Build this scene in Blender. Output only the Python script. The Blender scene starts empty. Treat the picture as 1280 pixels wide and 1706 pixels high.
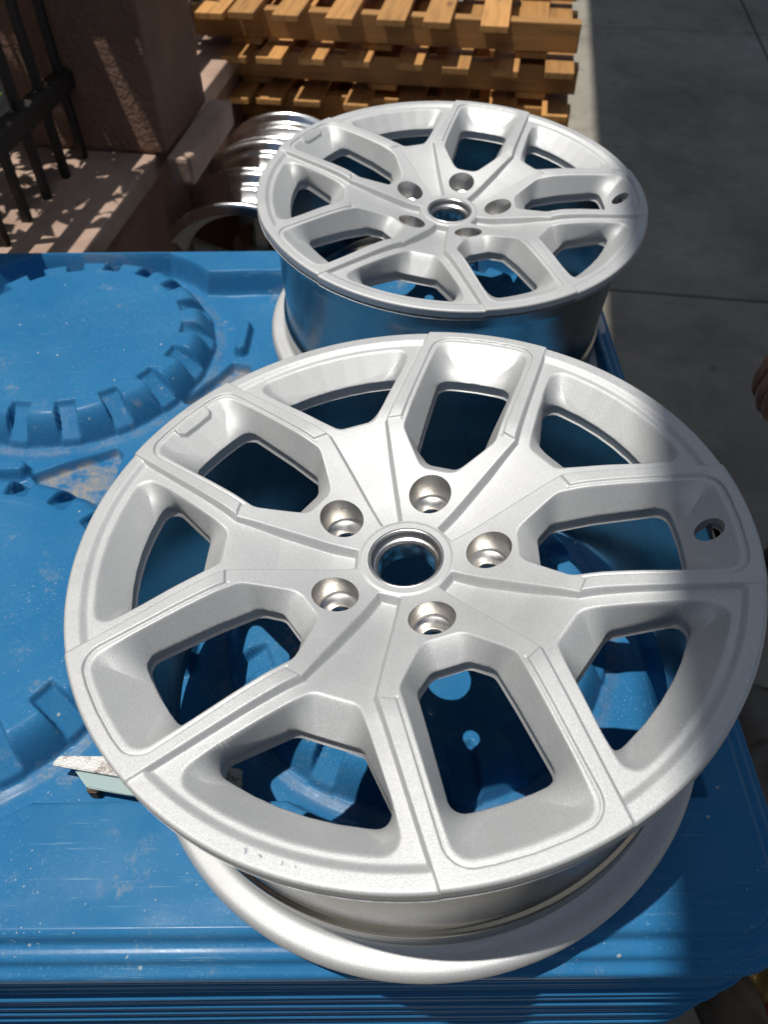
import bpy, bmesh, math, random
import numpy as np
from mathutils import Matrix, Vector

R_ = math.radians
random.seed(7)
rng = np.random.default_rng(7)
SC = bpy.context.scene
COL = SC.collection

# ------------------------------------------------------------------ camera
CAM_POS = (-0.01426, -0.37720, 0.45548)
CAM_R = (0.99996525, -0.00628483, -0.00547647)     # right
CAM_U = (0.00833612, 0.75390197, 0.65693403)       # up
CAM_F = (0.0, 0.65695686, -0.75392817)             # forward
cd = bpy.data.cameras.new('camera')
cam = bpy.data.objects.new('camera', cd)
COL.objects.link(cam)
M = Matrix(((CAM_R[0], CAM_U[0], -CAM_F[0], CAM_POS[0]),
            (CAM_R[1], CAM_U[1], -CAM_F[1], CAM_POS[1]),
            (CAM_R[2], CAM_U[2], -CAM_F[2], CAM_POS[2]), (0, 0, 0, 1)))
cam.matrix_world = M
cd.sensor_fit = 'HORIZONTAL'
cd.sensor_width = 36.0
cd.lens = 36.0 * 1298.76 / 1280.0
cd.clip_start = 0.01
cd.clip_end = 500
cd.dof.use_dof = True
cd.dof.focus_distance = 0.62
cd.dof.aperture_fstop = 12.0
SC.camera = cam

# ------------------------------------------------------------------ light
SUN = Vector((-0.235, -0.045, 1.0)).normalized()
w = bpy.data.worlds.new('World')
SC.world = w
w.use_nodes = True
nt = w.node_tree
sky = nt.nodes.new('ShaderNodeTexSky')
sky.sky_type = 'NISHITA'
sky.sun_disc = False
sky.sun_elevation = math.asin(SUN.z)
sky.sun_rotation = math.atan2(SUN.x, SUN.y)
nt.links.new(sky.outputs[0], nt.nodes['Background'].inputs[0])
nt.nodes['Background'].inputs[1].default_value = 0.046
sl = bpy.data.lights.new('sun', 'SUN')
sl.energy = 4.4
sl.angle = R_(0.53)
sl.color = (1.0, 0.965, 0.90)
so = bpy.data.objects.new('sun', sl)
COL.objects.link(so)
so.rotation_euler = SUN.to_track_quat('Z', 'Y').to_euler()
so.location = (-2, 0, 6)
SC.view_settings.view_transform = 'Standard'
SC.view_settings.look = 'None'
SC.view_settings.exposure = 0.0
SC.view_settings.gamma = 1.0
SC.view_settings.use_curve_mapping = False

GZ = -0.90            # ground height (the near wheel's face centre is the origin)
DECK = -0.285         # deck of the top blue lid

# ------------------------------------------------------------------ materials
def mat(name, col=(.5, .5, .5), rough=.5, metal=0.0, spec=None, coat=0.0):
    m = bpy.data.materials.new(name)
    m.use_nodes = True
    b = m.node_tree.nodes['Principled BSDF']
    b.inputs['Base Color'].default_value = (*col, 1)
    b.inputs['Roughness'].default_value = rough
    b.inputs['Metallic'].default_value = metal
    if spec is not None:
        b.inputs['Specular IOR Level'].default_value = spec
    b.inputs['Coat Weight'].default_value = coat
    return m, m.node_tree, b

def coords(t, scale=(1, 1, 1), which='Object'):
    tc = t.nodes.new('ShaderNodeTexCoord')
    mp = t.nodes.new('ShaderNodeMapping')
    mp.inputs['Scale'].default_value = scale
    t.links.new(tc.outputs[which], mp.inputs[0])
    return mp.outputs[0]

def noise(t, vec, scale, detail=4, rough=.55):
    n = t.nodes.new('ShaderNodeTexNoise')
    n.inputs['Scale'].default_value = scale
    n.inputs['Detail'].default_value = detail
    n.inputs['Roughness'].default_value = rough
    t.links.new(vec, n.inputs['Vector'])
    return n.outputs['Fac']

def ramp(t, fac, stops, const=False):
    r = t.nodes.new('ShaderNodeValToRGB')
    if const:
        r.color_ramp.interpolation = 'CONSTANT'
    el = r.color_ramp.elements
    while len(el) < len(stops):
        el.new(0.5)
    for e, (p, c) in zip(el, stops):
        e.position = p
        e.color = (*c, 1) if len(c) == 3 else c
    t.links.new(fac, r.inputs[0])
    return r.outputs[0]

def mix(t, fac, a, b, mode='MIX'):
    n = t.nodes.new('ShaderNodeMix')
    n.data_type = 'RGBA'
    n.blend_type = mode
    for s, v in ((0, fac), (6, a), (7, b)):
        if isinstance(v, (int, float)):
            n.inputs[s].default_value = v
        elif isinstance(v, tuple):
            n.inputs[s].default_value = (*v, 1)
        else:
            t.links.new(v, n.inputs[s])
    return n.outputs[2]

def math_n(t, op, a, b=None, c=None):
    n = t.nodes.new('ShaderNodeMath')
    n.operation = op
    for i, v in enumerate((a, b, c)):
        if v is None:
            continue
        if isinstance(v, (int, float)):
            n.inputs[i].default_value = v
        else:
            t.links.new(v, n.inputs[i])
    return n.outputs[0]

def bump(t, b, h, strength, dist, prev=None):
    n = t.nodes.new('ShaderNodeBump')
    n.inputs['Strength'].default_value = strength
    n.inputs['Distance'].default_value = dist
    t.links.new(h, n.inputs['Height'])
    if prev is not None:
        t.links.new(prev, n.inputs['Normal'])
    t.links.new(n.outputs[0], b.inputs['Normal'])
    return n.outputs[0]

def g(v):
    return (v, v, v)

# shot-blasted raw aluminium
MAT_FACE, t, b = mat('blasted_aluminium', (.6, .6, .59), .55, .45)
v = coords(t)
f1 = noise(t, v, 1150, 3, .6)
f2 = noise(t, v, 1600, 2, .5)
f3 = noise(t, v, 14, 4, .55)
c = mix(t, 1.0, ramp(t, f1, [(.3, (.44, .445, .447)), (.7, (.60, .606, .608))]), ramp(t, f3, [(.3, g(.93)), (.7, g(1.0))]), 'MULTIPLY')
smg = ramp(t, noise(t, v, 31, 6, .72), [(.56, g(0)), (.70, g(.30))])
c = mix(t, smg, c, (.46, .455, .44))
vsc = coords(t, (40, 300, 40))
c = mix(t, ramp(t, noise(t, vsc, 1.3, 4, .7), [(.66, g(0)), (.72, g(.35))]), c, (.78, .78, .77))
t.links.new(c, b.inputs['Base Color'])
t.links.new(ramp(t, f3, [(.3, g(.50)), (.7, g(.62))]), b.inputs['Roughness'])
bump(t, b, math_n(t, 'ADD', f1, math_n(t, 'MULTIPLY', f2, .6)), .35, .0006)

# machined barrel
MAT_BARREL, t, b = mat('machined_aluminium', (.4, .4, .4), .24, 1.0)
v = coords(t, (1, 1, 420))
f1 = noise(t, v, 2.0, 2, .6)
v2 = coords(t)
f3 = noise(t, v2, 9, 4, .6)
t.links.new(ramp(t, f3, [(.3, (.32, .32, .318)), (.7, (.43, .428, .422))]), b.inputs['Base Color'])
t.links.new(ramp(t, f3, [(.3, g(.20)), (.75, g(.36))]), b.inputs['Roughness'])
bump(t, b, f1, .10, .0004)

MAT_TURNED, t, b = mat('turned_bore_metal', (.64, .62, .59), .3, 1.0)
v = coords(t, (1, 1, 600))
bump(t, b, noise(t, v, 2.5, 2), .12, .0003)
t.links.new(ramp(t, noise(t, coords(t), 60, 3), [(.3, g(.24)), (.7, g(.38))]), b.inputs['Roughness'])

MAT_CHROME, t, b = mat('polished_rim_metal', (.82, .82, .82), .2, 1.0)
t.links.new(ramp(t, noise(t, coords(t), 12, 4), [(.3, g(.14)), (.7, g(.30))]), b.inputs['Roughness'])
MAT_CASTBACK, t, b = mat('rough_cast_back', (.52, .51, .49), .5, .3)
bump(t, b, noise(t, coords(t), 120, 4), .25, .001)

# blue moulded plastic with scuffs, dust and splashes
def blue_plastic(name, dirt=True):
    m, t, b = mat(name, (.030, .155, .345), .3, 0.0, .10)
    v = coords(t)
    n1 = noise(t, v, 5, 5, .6)
    base = ramp(t, n1, [(.3, (.017, .122, .278)), (.7, (.028, .152, .318))])
    rough = ramp(t, noise(t, v, 22, 5, .65), [(.3, g(.20)), (.7, g(.36))])
    if dirt:
        haze = ramp(t, noise(t, v, 9, 6, .7), [(.46, g(0)), (.70, g(.22))])
        base = mix(t, haze, base, (.085, .205, .335))
        fine = ramp(t, noise(t, v, 420, 2, .5), [(.60, g(0)), (.72, g(.55))])
        fg = ramp(t, noise(t, v, 6.5, 4, .6), [(.42, g(.1)), (.62, g(1))])
        base = mix(t, math_n(t, 'MULTIPLY', fine, fg), base, (.16, .29, .40))
        # dusty film and drip marks of pale mud
        vo = t.nodes.new('ShaderNodeTexVoronoi')
        vo.inputs['Scale'].default_value = 190
        t.links.new(v, vo.inputs['Vector'])
        sp = math_n(t, 'LESS_THAN', math_n(t, 'ADD', vo.outputs['Distance'], math_n(t, 'MULTIPLY', noise(t, v, 300, 2), .22)), .24)
        gate = math_n(t, 'GREATER_THAN', noise(t, v, 11, 3, .6), .56)
        wn = t.nodes.new('ShaderNodeTexWhiteNoise')
        t.links.new(vo.outputs['Position'], wn.inputs['Vector'])
        sp = math_n(t, 'MULTIPLY', math_n(t, 'MULTIPLY', sp, gate), math_n(t, 'GREATER_THAN', wn.outputs['Value'], .55))
        vo2 = t.nodes.new('ShaderNodeTexVoronoi')
        vo2.inputs['Scale'].default_value = 62
        t.links.new(v, vo2.inputs['Vector'])
        dd = math_n(t, 'ADD', vo2.outputs['Distance'], math_n(t, 'MULTIPLY', noise(t, v, 210, 3), .36))
        wn2 = t.nodes.new('ShaderNodeTexWhiteNoise')
        t.links.new(vo2.outputs['Position'], wn2.inputs['Vector'])
        sp2 = math_n(t, 'MULTIPLY', math_n(t, 'LESS_THAN', dd, .27), math_n(t, 'GREATER_THAN', wn2.outputs['Value'], .86))
        sps = math_n(t, 'MAXIMUM', sp, sp2)
        base = mix(t, math_n(t, 'MULTIPLY', sps, .62), base, (.42, .44, .42))
        # scuffs and scratches in two directions, dusty smudges between them
        vs = coords(t, (9, 260, 6))
        sc1 = ramp(t, noise(t, vs, 1.6, 3, .7), [(.63, g(0)), (.70, g(.5))])
        mp3 = t.nodes.new('ShaderNodeMapping')
        mp3.inputs['Rotation'].default_value = (0, 0, 1.05)
        mp3.inputs['Scale'].default_value = (16, 330, 6)
        t.links.new(t.nodes.new('ShaderNodeTexCoord').outputs['Object'], mp3.inputs[0])
        sc2 = ramp(t, noise(t, mp3.outputs[0], 1.4, 3, .7), [(.65, g(0)), (.71, g(.55))])
        scg = ramp(t, noise(t, v, 4.3, 3, .6), [(.45, g(0)), (.60, g(1))])
        base = mix(t, math_n(t, 'MULTIPLY', math_n(t, 'MAXIMUM', sc1, sc2), scg), base, (.17, .30, .43))
        smu = ramp(t, noise(t, v, 24, 7, .78), [(.57, g(0)), (.66, g(.5))])
        smg2 = ramp(t, noise(t, v, 5.1, 4, .6), [(.50, g(0)), (.62, g(1))])
        base = mix(t, math_n(t, 'MULTIPLY', smu, smg2), base, (.28, .29, .27))
        # sand in low places that have their own attribute mask
        at = t.nodes.new('ShaderNodeAttribute')
        at.attribute_name = 'sand'
        sand = math_n(t, 'MULTIPLY', at.outputs['Fac'], ramp(t, noise(t, v, 45, 5, .7), [(.38, g(0)), (.64, g(1))]))
        base = mix(t, math_n(t, 'MULTIPLY', sand, .8), base, (.30, .255, .19))
        t.links.new(mix(t, math_n(t, 'MAXIMUM', sps, sand), rough, g(.85)), b.inputs['Roughness'])
        bp = bump(t, b, noise(t, v, 60, 4, .6), .10, .0015)
        bump(t, b, sps, .4, .0006, bp)
    else:
        t.links.new(rough, b.inputs['Roughness'])
        bump(t, b, noise(t, v, 40, 4, .6), .08, .002)
    t.links.new(base, b.inputs['Base Color'])
    return m
MAT_BLUE = blue_plastic('blue_moulded_plastic', True)
MAT_BLUE2 = blue_plastic('blue_plastic_edges', False)

# timber
def wood(name, tint):
    m, t, b = mat(name, tint, .62)
    oi = t.nodes.new('ShaderNodeObjectInfo')
    tc = t.nodes.new('ShaderNodeTexCoord')
    ad = t.nodes.new('ShaderNodeVectorMath')
    ad.operation = 'ADD'
    t.links.new(tc.outputs['Object'], ad.inputs[0])
    t.links.new(oi.outputs['Random'], ad.inputs[1])
    mp = t.nodes.new('ShaderNodeMapping')
    mp.inputs['Scale'].default_value = (3, 42, 42)
    t.links.new(ad.outputs[0], mp.inputs[0])
    gr = noise(t, mp.outputs[0], 1.6, 5, .6)
    base = ramp(t, gr, [(.25, tuple(x * .62 for x in tint)), (.5, tint), (.75, tuple(min(1, x * 1.22) for x in tint))])
    vo = t.nodes.new('ShaderNodeTexVoronoi')
    vo.inputs['Scale'].default_value = 1
    mp2 = t.nodes.new('ShaderNodeMapping')
    mp2.inputs['Scale'].default_value = (5, 14, 14)
    t.links.new(ad.outputs[0], mp2.inputs[0])
    t.links.new(mp2.outputs[0], vo.inputs['Vector'])
    base = mix(t, ramp(t, vo.outputs['Distance'], [(.07, g(.8)), (.16, g(0))]), base, (.16, .075, .03))
    hs = t.nodes.new('ShaderNodeHueSaturation')
    t.links.new(base, hs.inputs['Color'])
    t.links.new(math_n(t, 'ADD', math_n(t, 'MULTIPLY', oi.outputs['Random'], .45), .75), hs.inputs['Value'])
    t.links.new(hs.outputs[0], b.inputs['Base Color'])
    bump(t, b, gr, .3, .0015)
    return m
MAT_WOOD = wood('pine_wood', (.43, .215, .066))

# stucco, ledge, concrete
MAT_STUCCO, t, b = mat('brown_stucco', (.21, .125, .085), .9)
v = coords(t)
t.links.new(ramp(t, noise(t, v, 6, 4), [(.3, (.24, .125, .082)), (.7, (.36, .20, .13))]), b.inputs['Base Color'])
bump(t, b, noise(t, v, 85, 4, .65), 1.0, .02)
MAT_LEDGE, t, b = mat('pink_cement', (.42, .32, .26), .85)
t.links.new(ramp(t, noise(t, v if False else coords(t), 11, 5), [(.3, (.26, .17, .125)), (.7, (.40, .28, .215))]), b.inputs['Base Color'])
bump(t, b, noise(t, coords(t), 160, 4), .4, .003)
MAT_CONC, t, b = mat('concrete_paving', (.32, .305, .275), .88)
v = coords(t)
n1 = ramp(t, noise(t, v, 1.7, 6, .65), [(.30, (.165, .150, .122)), (.5, (.25, .23, .19)), (.72, (.33, .305, .255))])
n2 = ramp(t, noise(t, v, 17, 5, .6), [(.35, g(.86)), (.7, g(1.0))])
c = mix(t, 1.0, n1, n2, 'MULTIPLY')
vo = t.nodes.new('ShaderNodeTexVoronoi')
vo.inputs['Scale'].default_value = 4.2
t.links.new(v, vo.inputs['Vector'])
dd = math_n(t, 'ADD', vo.outputs['Distance'], math_n(t, 'MULTIPLY', noise(t, v, 26, 4), .16))
c = mix(t, ramp(t, dd, [(.10, g(.8)), (.17, g(0))]), c, (.07, .065, .055))
t.links.new(c, b.inputs['Base Color'])
st1 = ramp(t, noise(t, v, 2.6, 7, .75), [(.54, g(0)), (.66, g(.55))])
c = mix(t, st1, c, (.12, .11, .095))
t.links.new(c, b.inputs['Base Color'])
bump(t, b, noise(t, v, 120, 5, .6), .35, .003)
MAT_IRON, t, b = mat('dark_fence_paint', (.020, .015, .013), .5)
t.links.new(ramp(t, noise(t, coords(t), 25, 4), [(.35, g(.38)), (.7, g(.7))]), b.inputs['Roughness'])
MAT_HOUSE, t, b = mat('house_render', (.12, .085, .065), .9)
bump(t, b, noise(t, coords(t), 40, 4), .4, .006)
MAT_LEAF, t, b = mat('leaf', (.06, .11, .022), .45)
oi = t.nodes.new('ShaderNodeObjectInfo')
n = noise(t, coords(t), 13, 2)
t.links.new(ramp(t, n, [(.3, (.035, .075, .015)), (.7, (.10, .15, .03))]), b.inputs['Base Color'])
b.inputs['Transmission Weight'].default_value = 0.0
MAT_BARK, t, b = mat('bark', (.09, .06, .04), .9)
MAT_ROOF, t, b = mat('roof_sheet', (.22, .21, .20), .7)
bump(t, b, noise(t, coords(t), 30, 3), .2, .003)
MAT_STRIP, t, b = mat('worn_white_metal', (.62, .62, .60), .5, .35)
v = coords(t)
t.links.new(mix(t, ramp(t, noise(t, v, 55, 5, .7), [(.52, g(0)), (.62, g(1))]), (.50, .50, .485), (.20, .16, .135)), b.inputs['Base Color'])
bump(t, b, noise(t, v, 420, 3), .5, .001)
MAT_STRIP2, t, b = mat('pale_green_underlayer', (.27, .36, .355), .5)
MAT_SKIN, t, b = mat('skin', (.42, .235, .165), .5)
b.inputs['Subsurface Weight'].default_value = .12
b.inputs['Subsurface Radius'].default_value = (.010, .004, .002)
t.links.new(ramp(t, noise(t, coords(t), 30, 4), [(.3, (.36, .19, .13)), (.7, (.46, .26, .185))]), b.inputs['Base Color'])
MAT_SHIRT, t, b = mat('dark_shirt', (.045, .022, .020), .9)
bump(t, b, noise(t, coords(t), 18, 4), .4, .01)
MAT_TROUSERS, t, b = mat('dark_trousers', (.022, .024, .030), .9)
bump(t, b, noise(t, coords(t), 18, 4), .4, .01)
MAT_HAIR, t, b = mat('hair', (.015, .011, .009), .6)
MAT_SHOE, t, b = mat('shoe', (.03, .03, .03), .6)
MAT_SACK, t, b = mat('brown_sack', (.060, .045, .032), .38)
t.links.new(ramp(t, noise(t, coords(t), 16, 5), [(.35, (.04, .03, .022)), (.7, (.11, .095, .08))]), b.inputs['Base Color'])
MAT_PACK, t, b = mat('foil_packet', (.5, .36, .12), .3, .6)
v = coords(t)
sx = t.nodes.new('ShaderNodeSeparateXYZ')
t.links.new(v, sx.inputs[0])
bands = ramp(t, math_n(t, 'ADD', math_n(t, 'MULTIPLY', sx.outputs['Y'], 6.0), .5),
             [(.0, (.30, .03, .02)), (.30, (.03, .20, .10)), (.42, (.30, .03, .02)), (.55, (.42, .30, .10))], True)
t.links.new(bands, b.inputs['Base Color'])
bump(t, b, noise(t, v, 40, 4), .8, .01)

# ------------------------------------------------------------------ helpers
def link(name, me, mt=None, parent=None):
    o = bpy.data.objects.new(name, me)
    COL.objects.link(o)
    if mt is not None and len(me.materials) == 0:
        me.materials.append(mt)
    if parent is not None:
        o.parent = parent
    return o

def tag(o, label=None, cat=None, group=None, kind=None):
    if label: o['label'] = label
    if cat: o['category'] = cat
    if group: o['group'] = group
    if kind: o['kind'] = kind
    return o

def empty(name, m=None):
    o = bpy.data.objects.new(name, None)
    o.empty_display_size = .05
    COL.objects.link(o)
    if m is not None:
        o.matrix_world = m
    return o

def np_mesh(name, verts, quads, smooth=True):
    me = bpy.data.meshes.new(name)
    nv, nq = len(verts), len(quads)
    me.vertices.add(nv)
    me.vertices.foreach_set('co', np.asarray(verts, np.float32).ravel())
    k = quads.shape[1]
    me.loops.add(nq * k)
    me.loops.foreach_set('vertex_index', np.asarray(quads, np.int32).ravel())
    me.polygons.add(nq)
    me.polygons.foreach_set('loop_start', np.arange(nq, dtype=np.int32) * k)
    me.polygons.foreach_set('loop_total', np.full(nq, k, np.int32))
    me.polygons.foreach_set('use_smooth', np.full(nq, smooth, bool))
    me.update()
    me.validate()
    return me

def py_mesh(name, verts, faces, smooth=False):
    me = bpy.data.meshes.new(name)
    me.from_pydata([tuple(v) for v in verts], [], [tuple(f) for f in faces])
    if smooth:
        me.polygons.foreach_set('use_smooth', [True] * len(me.polygons))
    me.update()
    return me

def box_mesh(name, x0, x1, y0, y1, z0, z1, bev=0.0, seg=2):
    bm = bmesh.new()
    vs = [bm.verts.new(p) for p in ((x0, y0, z0), (x1, y0, z0), (x1, y1, z0), (x0, y1, z0),
                                    (x0, y0, z1), (x1, y0, z1), (x1, y1, z1), (x0, y1, z1))]
    for f in ((3, 2, 1, 0), (4, 5, 6, 7), (0, 1, 5, 4), (1, 2, 6, 5), (2, 3, 7, 6), (3, 0, 4, 7)):
        bm.faces.new([vs[i] for i in f])
    if bev:
        bmesh.ops.bevel(bm, geom=list(bm.edges), offset=bev, segments=seg, affect='EDGES', profile=.6)
    me = bpy.data.meshes.new(name)
    bm.to_mesh(me)
    bm.free()
    return me

def lathe(name, prof, n=96, smooth=True, close=False, topz=None):
    """prof: list of (r,z). surface of revolution about z."""
    a = np.linspace(0, 2 * np.pi, n, endpoint=False)
    k = len(prof)
    V = np.array([[(r * np.cos(x), r * np.sin(x), z) for x in a] for r, z in prof]).reshape(-1, 3)
    rows = []
    rngk = range(k) if close else range(k - 1)
    for i in rngk:
        i2 = (i + 1) % k
        for j in range(n):
            j2 = (j + 1) % n
            rows.append((i * n + j, i * n + j2, i2 * n + j2, i2 * n + j))
    return np_mesh(name, V, np.array(rows), smooth)

def bez(prof, it=2):
    """Chaikin rounding of an open profile"""
    p = [np.array(x, float) for x in prof]
    for _ in range(it):
        q = [p[0]]
        for a_, b_ in zip(p[:-1], p[1:]):
            q += [a_ * .75 + b_ * .25, a_ * .25 + b_ * .75]
        q.append(p[-1])
        p = q
    return [tuple(x) for x in p]

def poly_sdf(px, py, pts, rad=0.0):
    """signed distance to a polygon (negative inside); rad rounds its corners (polygon is pre-shrunk)."""
    pts = np.asarray(pts, float)
    n = len(pts)
    d = np.full(px.shape, 1e18)
    s = np.ones(px.shape)
    for i in range(n):
        ax, ay = pts[i]
        bx, by = pts[i - 1]
        ex, ey = bx - ax, by - ay
        wx, wy = px - ax, py - ay
        tt = np.clip((wx * ex + wy * ey) / (ex * ex + ey * ey), 0, 1)
        dx, dy = wx - ex * tt, wy - ey * tt
        d = np.minimum(d, dx * dx + dy * dy)
        c1 = py >= ay
        c2 = py < by
        c3 = ex * wy > ey * wx
        flip = (c1 & c2 & c3) | (~c1 & ~c2 & ~c3)
        s = np.where(flip, -s, s)
    return s * np.sqrt(d) - rad

def shrink(pts, rad):
    """inset of a convex ccw polygon"""
    pts = np.asarray(pts, float)
    n = len(pts)
    out = []
    for i in range(n):
        a_, b_, c_ = pts[i - 1], pts[i], pts[(i + 1) % n]
        d1 = (b_ - a_) / np.linalg.norm(b_ - a_)
        d2 = (c_ - b_) / np.linalg.norm(c_ - b_)
        n1 = np.array([-d1[1], d1[0]])
        n2 = np.array([-d2[1], d2[0]])
        k = n1 + n2
        k = k / (k @ k) * 2
        out.append(b_ + k * rad)
    return np.array(out)

def sstep(a_, b_, x):
    t_ = np.clip((x - a_) / (b_ - a_), 0, 1)
    return t_ * t_ * (3 - 2 * t_)

def clipped_grid(x0, x1, y0, y1, h, sdf, iters=3):
    """grid mesh kept where sdf>0, its border snapped onto sdf=0. returns V(xy), quads, boundary edges"""
    nx, ny = int(round((x1 - x0) / h)) + 1, int(round((y1 - y0) / h)) + 1
    X, Y = np.meshgrid(np.linspace(x0, x1, nx), np.linspace(y0, y1, ny))
    hx, hy = (x1 - x0) / (nx - 1), (y1 - y0) / (ny - 1)
    keep = sdf(X[:-1, :-1] + hx / 2, Y[:-1, :-1] + hy / 2) > 0
    idx = np.arange(nx * ny).reshape(ny, nx)
    qd = np.stack([idx[:-1, :-1], idx[:-1, 1:], idx[1:, 1:], idx[1:, :-1]], -1)[keep]
    used, inv = np.unique(qd, return_inverse=True)
    qd = inv.reshape(-1, 4)
    P = np.stack([X.ravel()[used], Y.ravel()[used]], -1)
    e = np.concatenate([qd[:, [0, 1]], qd[:, [1, 2]], qd[:, [2, 3]], qd[:, [3, 0]]])
    key = np.sort(e, 1)
    key = key[:, 0].astype(np.int64) * len(P) + key[:, 1]
    u, first, cnt = np.unique(key, return_index=True, return_counts=True)
    be = e[first[cnt == 1]]
    bv = np.unique(be)
    eps = h * .05
    for _ in range(iters):
        p = P[bv]
        d = sdf(p[:, 0], p[:, 1])
        gx = (sdf(p[:, 0] + eps, p[:, 1]) - d) / eps
        gy = (sdf(p[:, 0], p[:, 1] + eps) - d) / eps
        gl = np.maximum(gx * gx + gy * gy, .2)
        st = np.clip(d / gl, -h, h)
        P[bv, 0] -= st * gx
        P[bv, 1] -= st * gy
    return P, qd, be, bv

# ------------------------------------------------------------------ site frame (yard runs 9 degrees off the lids)
YAW = -R_(9.0)
SITE = Matrix.Translation((-0.5, 1.28, 0)) @ Matrix.Rotation(YAW, 4, 'Z')
def site(s, tt, z):
    return SITE @ Vector((s, tt, z))

# ------------------------------------------------------------------ ground
gnd = link('ground', py_mesh('ground', [(-150, -150, GZ - .03), (150, -150, GZ - .03), (150, 150, GZ - .03), (-150, 150, GZ - .03)], [(0, 1, 2, 3)]), MAT_CONC)
tag(gnd, 'grey concrete yard under the lids and pallets', kind='structure')
ss = [-4.5, -1.4, 1.9, 5.2]
ts = [-6.4, -4.05, -1.72, .60, 2.95, 5.3, 7.6]
for i in range(len(ss) - 1):
    for j in range(len(ts) - 1):
        gp = .005
        me = box_mesh('concrete_slab', ss[i] + gp, ss[i + 1] - gp, ts[j] + gp, ts[j + 1] - gp, -.06, 0, .004, 1)
        o = link('concrete_slab', me, MAT_CONC, gnd)
        o.matrix_world = Matrix.Translation((0, 0, GZ)) @ SITE

# ------------------------------------------------------------------ stack of blue lids
LX0, LX1, LY0, LY1 = -0.80, 0.304, -0.213, 0.815     # border of the moulded top, before the rolled rim
CR = 0.036
DISCS = [(-.485, .10), (.02, .10), (-.48, .595), (.062, .602)]
LC = (-.235, .35)
HB = .045
def hb_drop(y):
    t_ = min(1.0, max(0.0, (y - .15) / .35))
    return .005 * t_ * t_ * (3 - 2 * t_)      # the rim sits lower towards the rear

def rr_sdf(x, y, grow=0.0):
    cx, cy = (LX0 + LX1) / 2, (LY0 + LY1) / 2
    hx, hy = (LX1 - LX0) / 2 - CR, (LY1 - LY0) / 2 - CR
    qx, qy = np.abs(x - cx) - hx, np.abs(y - cy) - hy
    return np.hypot(np.maximum(qx, 0), np.maximum(qy, 0)) + np.minimum(np.maximum(qx, qy), 0) - CR - grow

TRIS = []
for sx_, sy_ in ((0, 1), (0, -1)):
    TRIS.append(([(LC[0] - .062, LC[1] + sy_ * .135), (LC[0] - .004, LC[1] + sy_ * .215), (LC[0] + .018, LC[1] + sy_ * .208), (LC[0] + .022, LC[1] + sy_ * .175)], sy_))
TRIS.append(([(-.473, .336), (-.379, .384), (-.371, .375), (-.376, .300), (-.387, .294), (-.455, .318)], 1))
TRIS.append(([(.003, .336), (-.091, .384), (-.099, .375), (-.094, .300), (-.083, .294), (-.015, .318)], -1))
RIDGES = [(-.231, .592, -.229, .650, .0095), (-.540, .340, -.492, .341, .0110), (-.231, .10, -.229, .05, .0095), (.02, .340, .07, .341, .0110),
          (-.640, .335, -.600, .335, .010)]

def seg_d(x, y, ax, ay, bx, by):
    ex, ey = bx - ax, by - ay
    tt = np.clip(((x - ax) * ex + (y - ay) * ey) / (ex * ex + ey * ey), 0, 1)
    return np.hypot(x - ax - ex * tt, y - ay - ey * tt)

def lid_h(x, y):
    z = np.zeros_like(x)
    sand = np.zeros_like(x)
    inn = -rr_sdf(x, y)
    # raised border blocks
    dd = np.min([np.hypot(x - cx, y - cy) for cx, cy in DISCS], 0)
    ring = np.minimum(np.minimum(dd - .232, np.hypot(x + .485, y - .10) - .247), np.hypot(x - .073, y - .634) - .268)
    blk = np.maximum(y - .748, np.maximum(-.100 - y, np.maximum(x - .262, -.765 - x)))
    m = np.minimum(ring * .9, blk)
    m = np.maximum(m, .013 - inn)
    z = (HB - .005 * sstep(.15, .50, y)) * sstep(-.001, .014, m)
    # shallow valley line round each disc
    z -= .0022 * np.exp(-((dd - .222) / .006) ** 2) * (m < 0)
    # toothed discs
    for cx, cy in DISCS:
        r = np.hypot(x - cx, y - cy)
        a = np.degrees(np.arctan2(y - cy, x - cx))
        ph = ((a - 2 + 10) % 20) - 10                 # 0 at a notch centre
        arc = np.abs(np.radians(ph)) * r
        body = HB * (1 - np.clip((r - .1775) / .0305, 0, 1) ** 2.3)
        rampz = np.clip(HB - .008 - (r - .166) * .66, .008, HB) * (1 - sstep(.206, .2105, r))
        rampz = np.where(r < .166, HB - .008 * sstep(.162, .166, r), rampz)
        wn = .0135
        k = 1 - sstep(wn - .0022, wn + .0010, arc)
        hgt = body * (1 - k) + rampz * k
        # faint dish and moulding step on the disc top
        hgt = hgt - .0012 * (r < .155) * sstep(.155, .150, r)
        z = np.where(r < .213, np.maximum(z, hgt), z)
        sand = np.maximum(sand, np.exp(-((r - .216) / .007) ** 2) * .32)
    # sandy triangular pockets
    for pts, sg in TRIS:
        pts = np.array(pts)
        ar = np.sum(pts[:, 0] * np.roll(pts[:, 1], -1) - np.roll(pts[:, 0], -1) * pts[:, 1])
        if ar < 0:
            pts = pts[::-1]
        s = poly_sdf(x, y, pts, .004)
        z -= .014 * sstep(.003, -.004, s)
        sand = np.maximum(sand, sstep(.002, -.004, s))
    for ax, ay, bx, by, wd in RIDGES:
        d = seg_d(x, y, ax, ay, bx, by)
        z = np.where(d < wd + .003, np.maximum(z, .017 * (1 - sstep(wd - .004, wd + .003, d))), z)
    # centre strap of the lid between the blocks, slightly sunk
    return z, sand

def small_noise(x, y):
    return .0009 * (np.sin(x * 31 + 1.3 * np.sin(y * 17)) * np.sin(y * 27 + .7) + .5 * np.sin(x * 73 + y * 41))

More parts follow.
